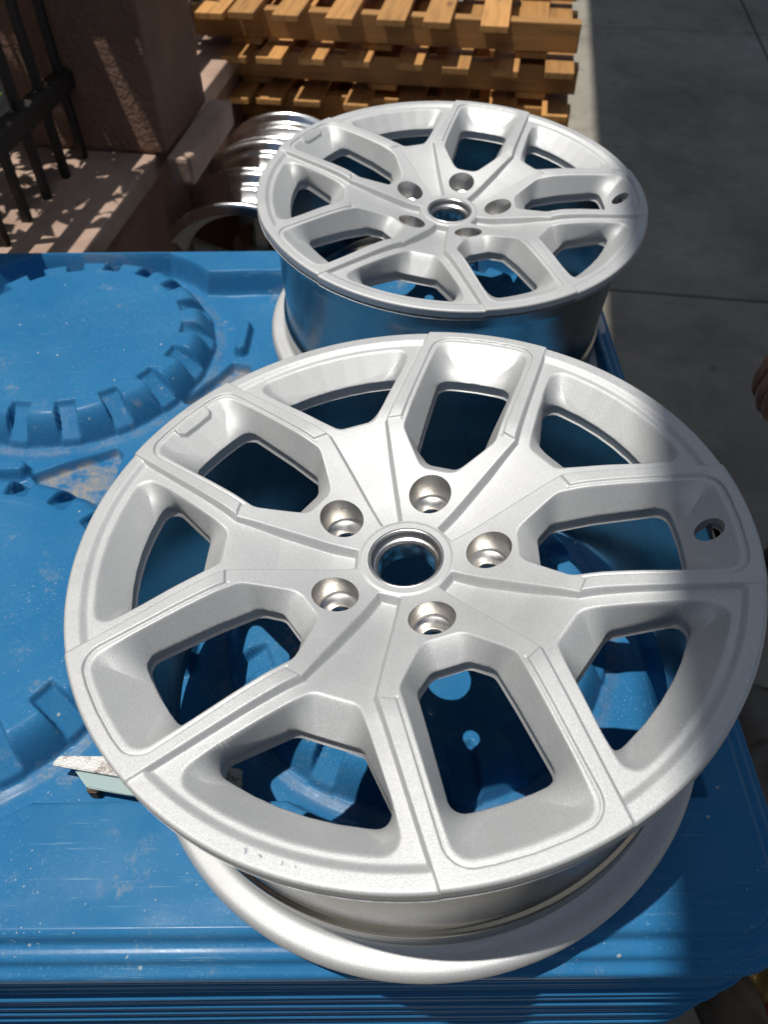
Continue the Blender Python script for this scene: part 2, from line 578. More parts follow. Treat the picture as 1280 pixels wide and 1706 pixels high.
P, qd, be, bv = clipped_grid(LX0 - .002, LX1 + .002, LY0 - .002, LY1 + .002, .0017, lambda x, y: -rr_sdf(x, y))
hz, sand = lid_h(P[:, 0], P[:, 1])
hz += small_noise(P[:, 0], P[:, 1]) * np.clip(-rr_sdf(P[:, 0], P[:, 1]) / .02, 0, 1)
hz[bv] = HB - .005 * sstep(.15, .50, P[bv, 1])
me = np_mesh('lid_deck', np.c_[P, DECK + hz], qd)
at = me.attributes.new('sand', 'FLOAT', 'POINT')
at.data.foreach_set('value', sand.astype(np.float32))
LIDBASE = empty('plastic_lid', Matrix.Translation((LC[0], LC[1], DECK - .012)))
tag(LIDBASE, 'topmost blue plastic lid with toothed round bosses, carrying two silver wheels', 'plastic lid', 'stacked blue lids')
inv = LIDBASE.matrix_world.inverted()
o = link('deck', me, MAT_BLUE, LIDBASE)
o.matrix_parent_inverse = inv

def rr_loop(grow, nseg=10):
    cx, cy = (LX0 + LX1) / 2, (LY0 + LY1) / 2
    hx, hy = (LX1 - LX0) / 2 - CR, (LY1 - LY0) / 2 - CR
    r = CR + grow
    out = []
    for qx, qy, a0 in ((1, 1, 0), (-1, 1, 90), (-1, -1, 180), (1, -1, 270)):
        for i in range(nseg + 1):
            a = R_(a0 + 90 * i / nseg)
            out.append((cx + qx * hx + r * math.cos(a), cy + qy * hy + r * math.sin(a)))
    # subdivide the long sides so that a slight sag can be given to them
    res = []
    for i, p in enumerate(out):
        q = out[(i + 1) % len(out)]
        res.append(p)
        L = math.hypot(q[0] - p[0], q[1] - p[1])
        if L > .2:
            for k in range(1, 12):
                res.append((p[0] + (q[0] - p[0]) * k / 12, p[1] + (q[1] - p[1]) * k / 12))
    return res

def sweep(name, prof, cap=None, sag=0.0):
    loops = [rr_loop(gv) for gv, _ in prof]
    n = len(loops[0])
    V, F = [], []
    for (gv, z), lp in zip(prof, loops):
        for (x, y) in lp:
            V.append((x, y, z - hb_drop(y) + sag * math.sin(x * 6.1 + 1) + sag * .6 * math.sin(x * 17 + y * 9)))
    for i in range(len(prof) - 1):
        for j in range(n):
            j2 = (j + 1) % n
            F.append((i * n + j, (i + 1) * n + j, (i + 1) * n + j2, i * n + j2))
    if cap is not None:
        F.append(tuple(cap * n + j for j in range(n)))
    me = py_mesh(name, V, F, True)
    return me

rimprof = bez([(0, HB), (.003, HB), (.0075, HB - .003), (.010, HB - .011), (.0125, HB - .0135), (.019, HB - .0142), (.0225, HB - .0165),
               (.0245, HB - .0225), (.0285, HB - .0245), (.0325, HB - .0255), (.0345, HB - .030), (.0345, HB - .037), (.031, HB - .0375)], 2)
me = sweep('lid_rim', [(a_, DECK + z_) for a_, z_ in rimprof])
o = link('rim', me, MAT_BLUE, LIDBASE)
o.matrix_parent_inverse = inv

# the lids nested below: only their rolled lips show
NL = int(round((DECK + HB - .037 - GZ) / .0158))
lipprof = bez([(-.030, -.024), (-.012, -.022), (-.004, .0115), (.004, .0135), (.012, .0133), (.0165, .0105), (.0200, .0075), (.0275, .0066), (.0305, .0050), (.0305, .0020), (.0270, .0012), (.024, .0030)], 1)
lips = []
for k in range(3):
    lips.append(sweep('lid_lip', lipprof, cap=0, sag=.0006 * (k + 1)))
z = DECK + HB - .037 - .0148
k = 0
while z > GZ + .030:
    me = lips[k % 3]
    o = link('plastic_lid', me, MAT_BLUE2)
    o.location = (random.uniform(-.002, .002), random.uniform(-.0018, .0018), z)
    o.rotation_euler = (0, 0, random.uniform(-.002, .002))
    tag(o, 'blue plastic lid nested in the stack, only its rolled edge showing', 'plastic lid', 'stacked blue lids')
    z -= .0158 + random.uniform(-.0012, .0012)
    k += 1

# ------------------------------------------------------------------ alloy wheel
W = .229
ARC = lambda r, a0, a1, n: [(r * math.cos(R_(a0 + (a1 - a0) * i / n)), r * math.sin(R_(a0 + (a1 - a0) * i / n))) for i in range(n + 1)]
def sym(pts):
    """mirror a list of (u, +v) points running outwards into a ccw polygon"""
    return [(u, -v_) for u, v_ in pts] + [(u, v_) for u, v_ in reversed(pts)]
def arc_end(r, v_end):
    a = math.degrees(math.asin(v_end / r))
    return [(r * math.cos(R_(x)), r * math.sin(R_(x))) for x in (a, a * .66, a * .33)]
# ccw: start inner -v, go outwards on -v side, arc, back on +v
def pocket_poly(inner, outer_r, outer_v, na=5):
    a = math.degrees(math.asin(outer_v / outer_r))
    neg = [(u, -v_) for u, v_ in inner]
    arc = [(outer_r * math.cos(R_(x)), outer_r * math.sin(R_(x))) for x in np.linspace(-a, a, na)]
    pos = [(u, v_) for u, v_ in reversed(inner)]
    return neg + arc + pos
OPEN1 = pocket_poly([(86, 15), (121, 41.5)], 243.5, 45)
WIN1 = pocket_poly([(104, 14), (117, 28.5)], 209, 35)
OPEN2 = pocket_poly([(139, 17)], 237.5, 80, 8)
WIN2 = pocket_poly([(161, 24.5)], 214, 66, 8)
R1, R2, R3, R4 = 14.0, 10.5, 12.0, 9.0
SO1, SW1, SO2, SW2 = shrink(OPEN1, R1), shrink(WIN1, R2), shrink(OPEN2, R3), shrink(WIN2, R4)
LUGR, LUGH, BOREH = 65.0, 17.6, 30.0
rb = np.linspace(0, 264, 529)
zb = np.interp(rb, [0, 34, 48, 65, 90, 125, 148, 172, 264], [-32, -31.8, -30, -26, -18, -7.5, -2.6, -1.4, -1.4])
kern = np.ones(25) / 25
zb = np.convolve(np.pad(zb, 12, mode='edge'), kern, 'valid')
def loc(x, y, off):
    th = np.arctan2(y, x)
    r = np.hypot(x, y)
    k = np.round((th - R_(off)) / R_(72))
    tl = th - R_(off) - k * R_(72)
    return r, r * np.cos(tl), r * np.sin(tl), (k % 5).astype(int)
def hole_sdf(x, y):
    """distance to the nearest opening or outer edge, positive in metal (mm)"""
    r, u, v_, k = loc(x, y, 0)
    r, ut, vt, kt = loc(x, y, 36)
    d = poly_sdf(u, v_, SW1, R2)
    d = np.minimum(d, poly_sdf(ut, vt, SW2, R4))
    d = np.minimum(d, np.hypot(u - LUGR, v_) - LUGH)
    d = np.minimum(d, r - BOREH)
    d = np.minimum(d, 257.0 - r)
    d = np.minimum(d, np.where(k == 4, np.hypot(u - 227.5, v_) - 9.5, 1e3))
    return d
def face_z(x, y):
    r, u, v_, k = loc(x, y, 0)
    _, ut, vt, kt = loc(x, y, 36)
    a, bb = np.abs(v_), np.abs(vt)
    B = np.interp(r, rb, zb)
    # channels between the pockets
    w1 = 9.5 + (ut - 38) * .185
    w2 = 27.4 + (ut - 134.6) * .72
    ch = np.where(ut < 134.6, (w1 - bb) / 1.017, (w2 - bb) / 1.232)
    ch = np.minimum(ch, (ut - 37.5))
    dep = np.interp(ut, [38, 60, 100, 135, 175, 255], [8.0, 9.2, 8.6, 5.6, 4.0, 3.2])
    wid = np.interp(ut, [38, 100, 130, 150, 255], [4.2, 4.2, 3.2, 1.9, 1.3])
    cf = sstep(0, 1, ch / wid)
    zc = B - dep
    # rim lip in the channel sectors
    zc = zc + (B - .3 - zc) * sstep(239.5, 246.5, r)
    z = B + (zc - B) * cf
    # raised frame pads
    op = poly_sdf(u, v_, SO1, R1)
    pad = np.minimum(np.minimum((u - (124.5 + (57 - a) * .5)) * .9, op - 3.2), np.where(ut < 134, -(w1 - bb), -ch))
    pad = np.where(u > 110, pad, -9)
    z = z + 1.7 * sstep(0, .8, pad)
    # groove round the pocket lip and a small bead
    z = z - .8 * np.exp(-((op - 2.9) / .75) ** 2) * (u > 128) * sstep(-1, 1, -ch)
    # rectangular pockets
    wi = poly_sdf(u, v_, SW1, R2)
    zw = np.interp(u, [100, 118, 150, 212], [-33, -31, -26, -22.5])
    tt = np.clip(-op / np.maximum(-op + np.maximum(wi, 0), 1e-3), 0, 1)
    gg = np.where(tt < .08, tt * tt / .16, tt - .04) / .96
    lip = z
    z = np.where(op < 0, lip + (zw - lip) * gg, z)
    # triangular pockets
    op2 = poly_sdf(ut, vt, SO2, R3)
    wi2 = poly_sdf(ut, vt, SW2, R4)
    zw2 = np.interp(ut, [150, 165, 215], [-31, -29, -24])
    t2 = np.clip(-op2 / np.maximum(-op2 + np.maximum(wi2, 0), 1e-3), 0, 1)
    g2 = np.where(t2 < .14, t2 * t2 / .28, t2 - .07) / .93
    z = np.where(op2 < 0, z + (zw2 - z) * g2, z)
    # cast step in pocket 1 and valve seat in pocket 4
    st = np.minimum(np.minimum(u - (232.5 + np.where(np.abs(v_ + 2) > 15, (np.abs(v_ + 2) - 15) * .8, 0)), 19.5 - np.abs(v_ + 2)), 243 - u)
    z = np.where(k == 1, z + 3.0 * sstep(0, 1.0, st) * (op < 1), z)
    # hub boss
    z = z + .9 * sstep(37.5, 35.0, r)
    # edge rounding of the outer lip
    z = z - np.where(r > 254.2, 2.4 * (1 - np.sqrt(np.clip(1 - ((r - 254.2) / 2.85) ** 2, 0, 1))), 0)
    return z

def build_face(h):
    P, qd, be, bv = clipped_grid(-258, 258, -258, 258, h, hole_sdf, 4)
    z = face_z(P[:, 0], P[:, 1])
    return P, qd, be, bv, z
P, qd, be, bv, z = build_face(.66)
nv = len(P)
# walls down from the borders: openings 10 mm, outer lip 5 mm; bores have their own part
rbv = np.hypot(P[be[:, 0], 0], P[be[:, 0], 1])
_, ub, vb, kb = loc(P[be[:, 0], 0], P[be[:, 0], 1], 0)
islug = np.hypot(ub - LUGR, vb) < LUGH + 1.5
isbore = rbv < BOREH + 2
we = be[~(islug | isbore)]
wv = np.unique(we)
rows = {}
V3 = [np.c_[P, z]]
prev = wv
mp = {}
Q = [qd]
base = nv
lay = [wv]
rw = np.hypot(P[wv, 0], P[wv, 1])
outer = rw > 255
for li, (dz, dr) in enumerate(((.6, .35), (4.5, .7), (10.0, 1.3))):
    pz = z[wv] - np.where(outer, dz * .75, dz)
    # openings widen slightly downwards (cast draft), outer lip tapers in
    dx = P[wv]
    eps = .1
    d0 = hole_sdf(dx[:, 0], dx[:, 1])
    gx = (hole_sdf(dx[:, 0] + eps, dx[:, 1]) - d0) / eps
    gy = (hole_sdf(dx[:, 0], dx[:, 1] + eps) - d0) / eps
    sgn = np.where(outer, -.0, 1.0) * dr
    V3.append(np.c_[dx[:, 0] + gx * sgn, dx[:, 1] + gy * sgn, pz])
    newidx = np.arange(len(wv)) + base
    lut_new = np.zeros(nv, int)
    lut_new[wv] = newidx
    lut_old = np.zeros(nv, int)
    lut_old[wv] = lay[-1]
    Q.append(np.stack([lut_old[we[:, 1]], lut_old[we[:, 0]], lut_new[we[:, 0]], lut_new[we[:, 1]]], -1))
    lay.append(newidx)
    base += len(wv)
# rear of the casting (coarser)
P2, qd2, be2, bv2, z2 = build_face(3.2)
V3.append(np.c_[P2, np.minimum(z2 - 11.0, -12.0)])
Q.append(qd2[:, ::-1] + base)
VV = np.concatenate(V3) * .001
VV[:, 2] += W
me_face = np_mesh('wheel_face', VV, np.concatenate(Q))
me_face.materials.append(MAT_FACE)

bp = bez([(251.5, -5.0), (250.5, -9.0), (247, -11.5), (243, -13), (240, -17), (239.2, -23), (238.8, -44), (237.5, -50), (236.2, -60), (234.5, -80),
      (232.5, -120), (231, -150), (230.5, -168), (231.2, -174), (234.0, -177), (235.5, -181), (234.2, -185.5), (234.5, -203)], 1)
fl = bez([(234.5, -203), (235.5, -206), (239, -208.2), (246, -208.6), (252, -209.6), (255, -213), (256.4, -218), (256.0, -223.5), (253.5, -227.6), (250, -229), (244.5, -228), (241.5, -224), (240, -216), (233, -207)], 1)
bi = bez([(233, -207), (226, -200), (224, -184), (223.5, -150), (224.5, -120), (226, -72), (227, -58), (228, -44), (229, -38), (230, -16), (232, -14)], 1)
me_flange = lathe('wheel_flange', [(r * .001, z_ * .001 + W) for r, z_ in fl], 160)
me_flange.materials.append(MAT_FACE)
me_inner = lathe('wheel_barrel_inside', [(r * .001, z_ * .001 + W) for r, z_ in bi], 128)
me_inner.materials.append(MAT_BARREL)
me_barrel = lathe('wheel_barrel', [(r * .001, z_ * .001 + W) for r, z_ in bp], 160)
me_barrel.materials.append(MAT_BARREL)
cb = [(30.6, -33.5), (30.2, -31.2), (28.6, -30.6), (27.2, -32), (26.9, -36.5), (28.0, -36.8), (27.6, -39), (25.6, -39.3), (23.4, -40.5), (22.9, -43), (22.9, -60), (24.5, -62), (32, -62), (34, -50), (34, -40)]
me_bore = lathe('center_bore', [(r * .001, z_ * .001 + W) for r, z_ in cb], 96)
me_bore.materials.append(MAT_TURNED)
# lug seats: a turned pocket whose top follows the sloping hub
seats = []
for k in range(5):
    a = R_(72 * k)
    n = 56
    V, F = [], []
    rings = [(LUGH + .15, None), (LUGH - .1, -.35), (LUGH - .25, -44.0), (15.4, -46.2), (14.6, -46.4), (9.4, -51.5), (8.2, -53), (8.2, -60.0), (19.5, -60.0), (19.5, -40.0)]
    for (rr, zz) in rings:
        for j in range(n):
            t_ = 2 * math.pi * j / n
            px = LUGR * math.cos(a) + rr * math.cos(t_)
            py = LUGR * math.sin(a) + rr * math.sin(t_)
            if zz is None or zz == -.35:
                q = np.array([px]), np.array([py])
                zv = float(face_z(*q)[0]) + (0.05 if zz is None else zz)
            else:
                zv = zz
            V.append((px * .001, py * .001, zv * .001 + W))
    for i in range(len(rings) - 1):
        for j in range(n):
            j2 = (j + 1) % n
            F.append((i * n + j2, i * n + j, (i + 1) * n + j, (i + 1) * n + j2))
    me = py_mesh('lug_seat', V, F, True)
    me.materials.append(MAT_TURNED)
    seats.append(me)

A_N = np.array([[0.99373294, -0.07438065, -0.08344077], [0.07624577, 0.99690052, 0.01938886], [0.08173999, -0.02562936, 0.9963241]])
tx, ty = np.radians([4.4428, 6.0054])
cx_, sx_, cy_, sy_ = np.cos(tx), np.sin(tx), np.cos(ty), np.sin(ty)
MT = np.array([[cy_, 0, sy_], [0, 1, 0], [-sy_, 0, cy_]]) @ np.array([[1, 0, 0], [0, cx_, -sx_], [0, sx_, cx_]])
def wheel_matrix(Rm, centre, ang):
    c_, s_ = math.cos(ang), math.sin(ang)
    Rz = np.array([[c_, -s_, 0], [s_, c_, 0], [0, 0, 1]])
    Rf = Rm @ Rz
    p = np.asarray(centre) + Rm @ np.array([0, 0, -W])
    m = Matrix([[*Rf[0], p[0]], [*Rf[1], p[1]], [*Rf[2], p[2]], [0, 0, 0, 1]])
    return m
def make_wheel(m, label):
    root = empty('alloy_wheel', m)
    tag(root, label, 'wheel', 'silver alloy wheels')
    link('spoke_face', me_face, None, root)
    bo = link('barrel', me_barrel, None, root)
    link('barrel_inside', me_inner, None, bo)
    link('rear_flange', me_flange, None, bo)
    link('center_bore', me_bore, None, root)
    for s in seats:
        link('lug_seat', s, None, root)
    return root
MAT_MARK, _t, _b = mat('grey_chip', (.27, .27, .33), .6)
def marks(root):
    for (mx, my, ln, an) in MARKS:
        c_, s_ = math.cos(an), math.sin(an)
        V = []
        for (a_, b_) in ((-1, -.4), (-.2, -.55), (1, -.3), (.8, .45), (0, .3), (-.9, .5)):
            px, py = mx + ln * (a_ * c_ - b_ * s_), my + ln * (a_ * s_ + b_ * c_)
            V.append((px * .001, py * .001, (float(face_z(np.array([px]), np.array([py]))[0]) + .12) * .001 + W))
        me = py_mesh('pen_mark', V, [tuple(range(6))])
        link('pen_mark', me, MAT_MARK, root)
near_wheel = make_wheel(wheel_matrix(A_N, (0, 0, 0), R_(65.718)), 'nearest raw silver alloy wheel, face up at the front of the blue lid')
make_wheel(wheel_matrix(A_N @ MT, A_N @ np.array([0.1223086, 0.61600529, -0.03610014]), R_(68.012)), 'raw silver alloy wheel behind the nearest one, by the pallets')

_c, _s = math.cos(-R_(65.718)), math.sin(-R_(65.718))
MARKS = [(x * _c - y * _s, x * _s + y * _c, l, a) for x, y, l, a in ((-112.0, -222.5, 1.8, .4), (-103.5, -226.4, 1.5, 1.2), (-91.0, -231.6, 1.2, .2), (-83.5, -234.6, .9, .8))]
marks(near_wheel)

# ------------------------------------------------------------------ worn metal strip wedged beside the wheel
st = empty('metal_strip', Matrix.Translation((-.30, -.075, DECK)))
tag(st, 'worn white metal strip sticking out from under the nearest wheel', 'metal strip')
def slab_poly(name, pts, z0, z1, mt, parent, tiltz=0.0):
    n = len(pts)
    V = [(x, y, z0 + tiltz * (x + .30)) for x, y in pts] + [(x, y, z1 + tiltz * (x + .30)) for x, y in pts]
    F = [tuple(range(n - 1, -1, -1)), tuple(range(n, 2 * n))] + [(i, (i + 1) % n, n + (i + 1) % n, n + i) for i in range(n)]
    bm = bmesh.new()
    vs = [bm.verts.new(v) for v in V]
    for f in F:
        bm.faces.new([vs[i] for i in f])
    bmesh.ops.bevel(bm, geom=list(bm.edges), offset=.0012, segments=2, affect='EDGES')
    me = bpy.data.meshes.new(name)
    bm.to_mesh(me)
    bm.free()
    o = link(name, me, mt, parent)
    o.matrix_parent_inverse = parent.matrix_world.inverted()
    return o
slab_poly('plate', [(-.333, -.069), (-.328, -.060), (-.230, -.062), (-.150, -.075), (-.150, -.102), (-.266, -.081)], DECK + .0215, DECK + .0255, MAT_STRIP, st)
slab_poly('flange', [(-.312, -.072), (-.150, -.083), (-.150, -.108), (-.255, -.0965), (-.296, -.089)], DECK + .0155, DECK + .0195, MAT_STRIP2, st)
slab_poly('packing', [(-.300, -.080), (-.287, -.082), (-.287, -.0925), (-.297, -.0915)], DECK + .0005, DECK + .0150, MAT_BARK, st)

# ------------------------------------------------------------------ wooden pallets
PY = -R_(9.4)
PO = Vector((-.40, 1.845))
def pal_m(z, dx=0, dy=0):
    return Matrix.Translation((PO.x, PO.y, z)) @ Matrix.Rotation(PY, 4, 'Z') @ Matrix.Translation((dx, dy, 0))
ORD = ['topmost', 'second', 'third', 'fourth', 'fifth', 'sixth', 'seventh']
SLATX = [-.085, .005, .120, .245, .379, .498, .630]
zt = -.19
NP = 7
PITCH = (zt - GZ) / NP
slat_me = []
for k in range(4):
    me = box_mesh('slat', 0, 1.0, -.036 + .003 * (k % 2), .036 - .002 * (k % 3), -.016, 0, .0025, 2)
    me.materials.append(MAT_WOOD)
    slat_me.append(me)
beam_me = box_mesh('beam', -.12, .885, -.019, .019, -(PITCH - .034), 0, .003, 2)
beam_me.materials.append(MAT_WOOD)
bot_me = box_mesh('bottom_board', 0, .9, -.04, .04, -.0155, 0, .0025, 2)
bot_me.materials.append(MAT_WOOD)
blk_me = box_mesh('end_block', -.05, .05, -.036, .036, -.0165, 0, .003, 2)
blk_me.materials.append(MAT_WOOD)
for p in range(NP):
    root = empty('wooden_pallet', pal_m(zt - p * PITCH - PITCH, random.uniform(-.012, .012) + (0 if p == 0 else -.004), random.uniform(-.01, .01)))
    lab = ('topmost pine pallet of the stack behind the wheels' if p == 0 else
           '%s pine pallet from the top of the stack behind the wheels' % ORD[p]) if p < NP - 1 else 'bottom pine pallet of the stack behind the wheels'
    tag(root, lab, 'pallet', 'stacked wooden pallets')
    xs = [x + random.uniform(-.008, .008) + (0 if p == 0 else [.02, .035, .03, -.01][p % 4]) for x in SLATX]
    if p > 0:
        xs.append(xs[-1] + .135)
    for i, x in enumerate(xs):
        o = link('slat', slat_me[(i + p) % 4], None, root)
        o.location = (x + .042, random.uniform(-.008, .008), PITCH)
        o.rotation_euler = (0, 0, R_(90) + random.uniform(-.012, .012))
    for y in (.112, .52, .93):
        o = link('beam', beam_me, None, root)
        o.location = (0, y, PITCH - .0165)
    for x in (.05, .40, .80):
        o = link('bottom_board', bot_me, None, root)
        o.location = (x - .03, .097, .0158)
        o.rotation_euler = (0, 0, R_(90))

# ------------------------------------------------------------------ polished wheels standing behind the lids
CW = .235
cp = bez([(.226, 0), (.246, .004), (.250, .010), (.248, .018), (.236, .022), (.230, .034), (.226, .046), (.205, .058), (.198, .080), (.199, .105), (.214, .122), (.224, .130),
          (.226, .146), (.240, .152), (.247, .158), (.248, .166), (.240, .170), (.226, .170)], 2)
inn_p = bez([(.226, 0), (.222, .012), (.216, .030), (.196, .054), (.190, .078), (.191, .106), (.206, .124), (.216, .140), (.222, .160), (.226, .170)], 1)
me_cb = lathe('chrome_barrel', cp, 128)
me_cb.materials.append(MAT_CHROME)
me_ci = lathe('barrel_inside', inn_p[::-1], 96)
me_ci.materials.append(MAT_CASTBACK)
# ten-spoke disc near the far end of the barrel, each spoke a tapered bar
def spoke_mesh(a):
    bm = bmesh.new()
    pts = []
    for (r, hw) in ((.040, .017), (.11, .012), (.170, .014), (.208, .024)):
        for sgn in (-1, 1):
            for zz in (0, 1):
                zc_ = .120 + (.016 if r < .05 else .004 if r < .15 else .0)
                x, y = r, sgn * hw
                pts.append(bm.verts.new((x * math.cos(a) - y * math.sin(a), x * math.sin(a) + y * math.cos(a), zc_ + (.022 if zz else 0))))
    for i in range(3):
        q = pts[i * 4:(i + 2) * 4]
        for f in ((0, 2, 6, 4), (1, 5, 7, 3), (0, 4, 5, 1), (2, 3, 7, 6)):
            bm.faces.new([q[j] for j in f])
    bm.faces.new([pts[0], pts[1], pts[3], pts[2]])
    bm.faces.new([pts[-4], pts[-2], pts[-1], pts[-3]])
    bmesh.ops.recalc_face_normals(bm, faces=bm.faces)
    bmesh.ops.bevel(bm, geom=list(bm.edges), offset=.003, segments=2, affect='EDGES')
    me = bpy.data.meshes.new('spoke')
    bm.to_mesh(me)
    bm.free()
    me.materials.append(MAT_CASTBACK)
    return me
spokes = [spoke_mesh(R_(72 * i + 20)) for i in range(5)]
me_hub = lathe('hub', [(.028, .112), (.062, .112), (.068, .118), (.068, .14), (.05, .148), (.028, .148), (.028, .112)], 48)
me_hub.materials.append(MAT_CASTBACK)
clabels = ['polished wheel with its open dark back facing the camera, standing behind the blue lid',
           'middle of the three polished wheels standing in a row behind the lid',
           'rearmost of the three polished wheels in a row, nearest the pallets']
c0 = Vector((-.335, 1.275, GZ + .2505))
for i in range(3):
    ax = Vector((.155, .988, 0)).normalized()
    pos = c0 + ax * (.172 * i) + Vector((random.uniform(-.01, .01), 0, 0))
    # local z -> ax, local y -> up
    zx = ax
    yx = Vector((0, 0, 1))
    xx = yx.cross(zx)
    m = Matrix(((xx.x, yx.x, zx.x, pos.x), (xx.y, yx.y, zx.y, pos.y), (xx.z, yx.z, zx.z, pos.z), (0, 0, 0, 1)))
    root = empty('polished_wheel', m @ Matrix.Rotation(R_(17 * i), 4, 'Z'))
    tag(root, clabels[i], 'wheel', 'polished wheels in a row')
    link('barrel', me_cb, None, root)
    link('barrel_inside', me_ci, None, root)
    for s in spokes:
        link('spoke', s, None, root)
    link('hub', me_hub, None, root)

# ------------------------------------------------------------------ low wall, pillar, fence
LZ = -.30
wl = link('garden_wall', box_mesh('garden_wall', -.34, -.012, -3.2, 3.4, GZ, LZ - .045, .004, 1), MAT_STUCCO)
wl.matrix_world = SITE
tag(wl, 'low brown stucco wall along the left of the yard', 'wall')
cp_ = link('coping', box_mesh('coping', -.36, 0, -3.22, 3.42, LZ - .045, LZ, .006, 2), MAT_LEDGE, wl)
pil = empty('stucco_pillar', SITE @ Matrix.Translation((-.14, .16, LZ)))
tag(pil, 'brown stucco pillar at the end of the fence', 'pillar')
o = link('shaft', box_mesh('shaft', -.165, .166, -.14, .14, .002, .30, .008, 2), MAT_STUCCO, pil)
o = link('plinth', box_mesh('plinth', .1665, .222, -.155, .16, -.055, .003, .008, 2), MAT_LEDGE, pil)
o = link('cap', box_mesh('cap', -.172, .172, -.147, .147, .3005, .33, .008, 2), MAT_LEDGE, pil)
fe = empty('iron_fence', SITE @ Matrix.Translation((-.15, -.6, LZ)))
tag(fe, 'dark iron fence standing on the low wall beside the pillar', 'fence')
bar_me = box_mesh('bar', -.008, .008, -.008, .008, -.002, .50, .002, 1)
bar_me.materials.append(MAT_IRON)
for i in range(6):
    o = link('bar', bar_me, None, fe)
    o.location = (0, .6 - .012 - .089 * i, 0)
rail_me = box_mesh('rail', -.016, .016, .10, .615, -.019, .019, .005, 2)
post_me = box_mesh('post', -.024, .024, -.024, .024, -.002, .56, .004, 2)
post_me.materials.append(MAT_IRON)
o = link('post', post_me, None, fe)
o.location = (0, .075, 0)
rail_me.materials.append(MAT_IRON)
for zz in (.150, .46):
    o = link('rail', rail_me, None, fe)
    o.location = (0, 0, zz)
fb = empty('iron_fence', SITE @ Matrix.Translation((-.17, .35, LZ)))
tag(fb, 'dark iron fence on the wall beyond the pillar, behind the polished wheels', 'fence')
for i in range(20):
    o = link('bar', bar_me, None, fb)
    o.location = (0, .06 + .115 * i, 0)
rail2 = box_mesh('rail', -.020, .020, -.04, 2.4, -.019, .019, .005, 2)
rail2.materials.append(MAT_IRON)
for zz in (.150, .46):
    o = link('rail', rail2, None, fb)
    o.location = (0, 0, zz)

# house added behind the fence as a dark backdrop
ho = empty('house', SITE @ Matrix.Translation((-1.9, 1.0, GZ)))
tag(ho, 'rendered house wall added as a dark backdrop behind the fence', 'house')
link('wall', box_mesh('backdrop_house_wall', -.15, .0, -5, 6, 0, 3.2, .0), MAT_HOUSE, ho)
link('roof', box_mesh('house_roof', -3.0, .25, -5.2, 6.2, 3.202, 3.35, .01, 1), MAT_ROOF, ho)

# ------------------------------------------------------------------ shrubs behind the fence
def leaf_cloud(name, blobs, n, size, mt, parent):
    V, F = [], []
    for i in range(n):
        bx = blobs[i % len(blobs)]
        while True:
            p = rng.uniform(-1, 1, 3)
            if .15 < p @ p < 1:
                break
        c = np.array(bx[:3]) + p * np.array(bx[3:6])
        d = rng.normal(size=3) * (1, 1, .55)
        d /= np.linalg.norm(d)
        e = np.cross(d, rng.normal(size=3))
        e /= np.linalg.norm(e)
        nn = np.cross(d, e)
        L = size * rng.uniform(.6, 1.25)
        wd = L * .26
        k = len(V)
        V += [c, c + d * L * .4 + e * wd + nn * L * .06, c + d * L - nn * L * .08, c + d * L * .4 - e * wd + nn * L * .06]
        F += [(k, k + 1, k + 2), (k, k + 2, k + 3)]
    me = py_mesh(name, V, F)
    return link(name, me, mt, parent)

def stems(name, tubes, mt, parent):
    V, F = [], []
    for path, r0, r1 in tubes:
        n = len(path)
        b0 = len(V)
        for i, p in enumerate(path):
            r = r0 + (r1 - r0) * i / (n - 1)
            for j in range(6):
                a = j * math.pi / 3
                V.append((p[0] + r * math.cos(a), p[1] + r * math.sin(a), p[2]))
        for i in range(n - 1):
            for j in range(6):
                F.append((b0 + i * 6 + j, b0 + i * 6 + (j + 1) % 6, b0 + (i + 1) * 6 + (j + 1) % 6, b0 + (i + 1) * 6 + j))
    return link(name, py_mesh(name, V, F, True), mt, parent)

def shrub(s, tt, label, blobs, n, size, tubes):
    root = empty('leafy_shrub', SITE @ Matrix.Translation((s, tt, GZ)))
    tag(root, label, 'shrub', 'shrubs behind the fence')
    leaf_cloud('crown', blobs, n, size, MAT_LEAF, root)
    stems('stem', tubes, MAT_BARK, root)
    return root
H0 = -GZ
shrub(-.62, -.20, 'leafy shrub behind the fence, shading the wall beside the lid',
      [(-.05, .02, .72, .16, .34, .20), (.10, .10, 1.30, .26, .34, .12), (.24, .06, 1.22, .20, .30, .10), (.36, .12, 1.38, .18, .30, .10), (-.1, .0, 1.0, .22, .4, .2), (-.05, .35, .62, .16, .30, .22)], 850, .085,
      [([(0, 0, 0), (.02, .03, .6), (.06, .05, 1.0), (.12, .08, 1.35)], .022, .008), ([(.02, .03, .6), (-.08, .16, .9), (-.1, .25, 1.2)], .014, .006), ([(.06, .05, 1.0), (.26, .10, 1.32)], .01, .004)])
shrub(-.60, .75, 'leafy shrub behind the fence beyond the pillar',
      [(.20, .10, 1.40, .28, .36, .12), (.34, .30, 1.32, .20, .30, .10), (.05, -.1, 1.15, .24, .4, .2), (-.02, .02, .8, .2, .4, .3)], 900, .085,
      [([(0, 0, 0), (.02, -.03, .6), (.06, .05, 1.0), (.16, .10, 1.4)], .022, .008), ([(.02, -.03, .6), (-.08, .16, .9), (-.1, .25, 1.2)], .014, .006)])

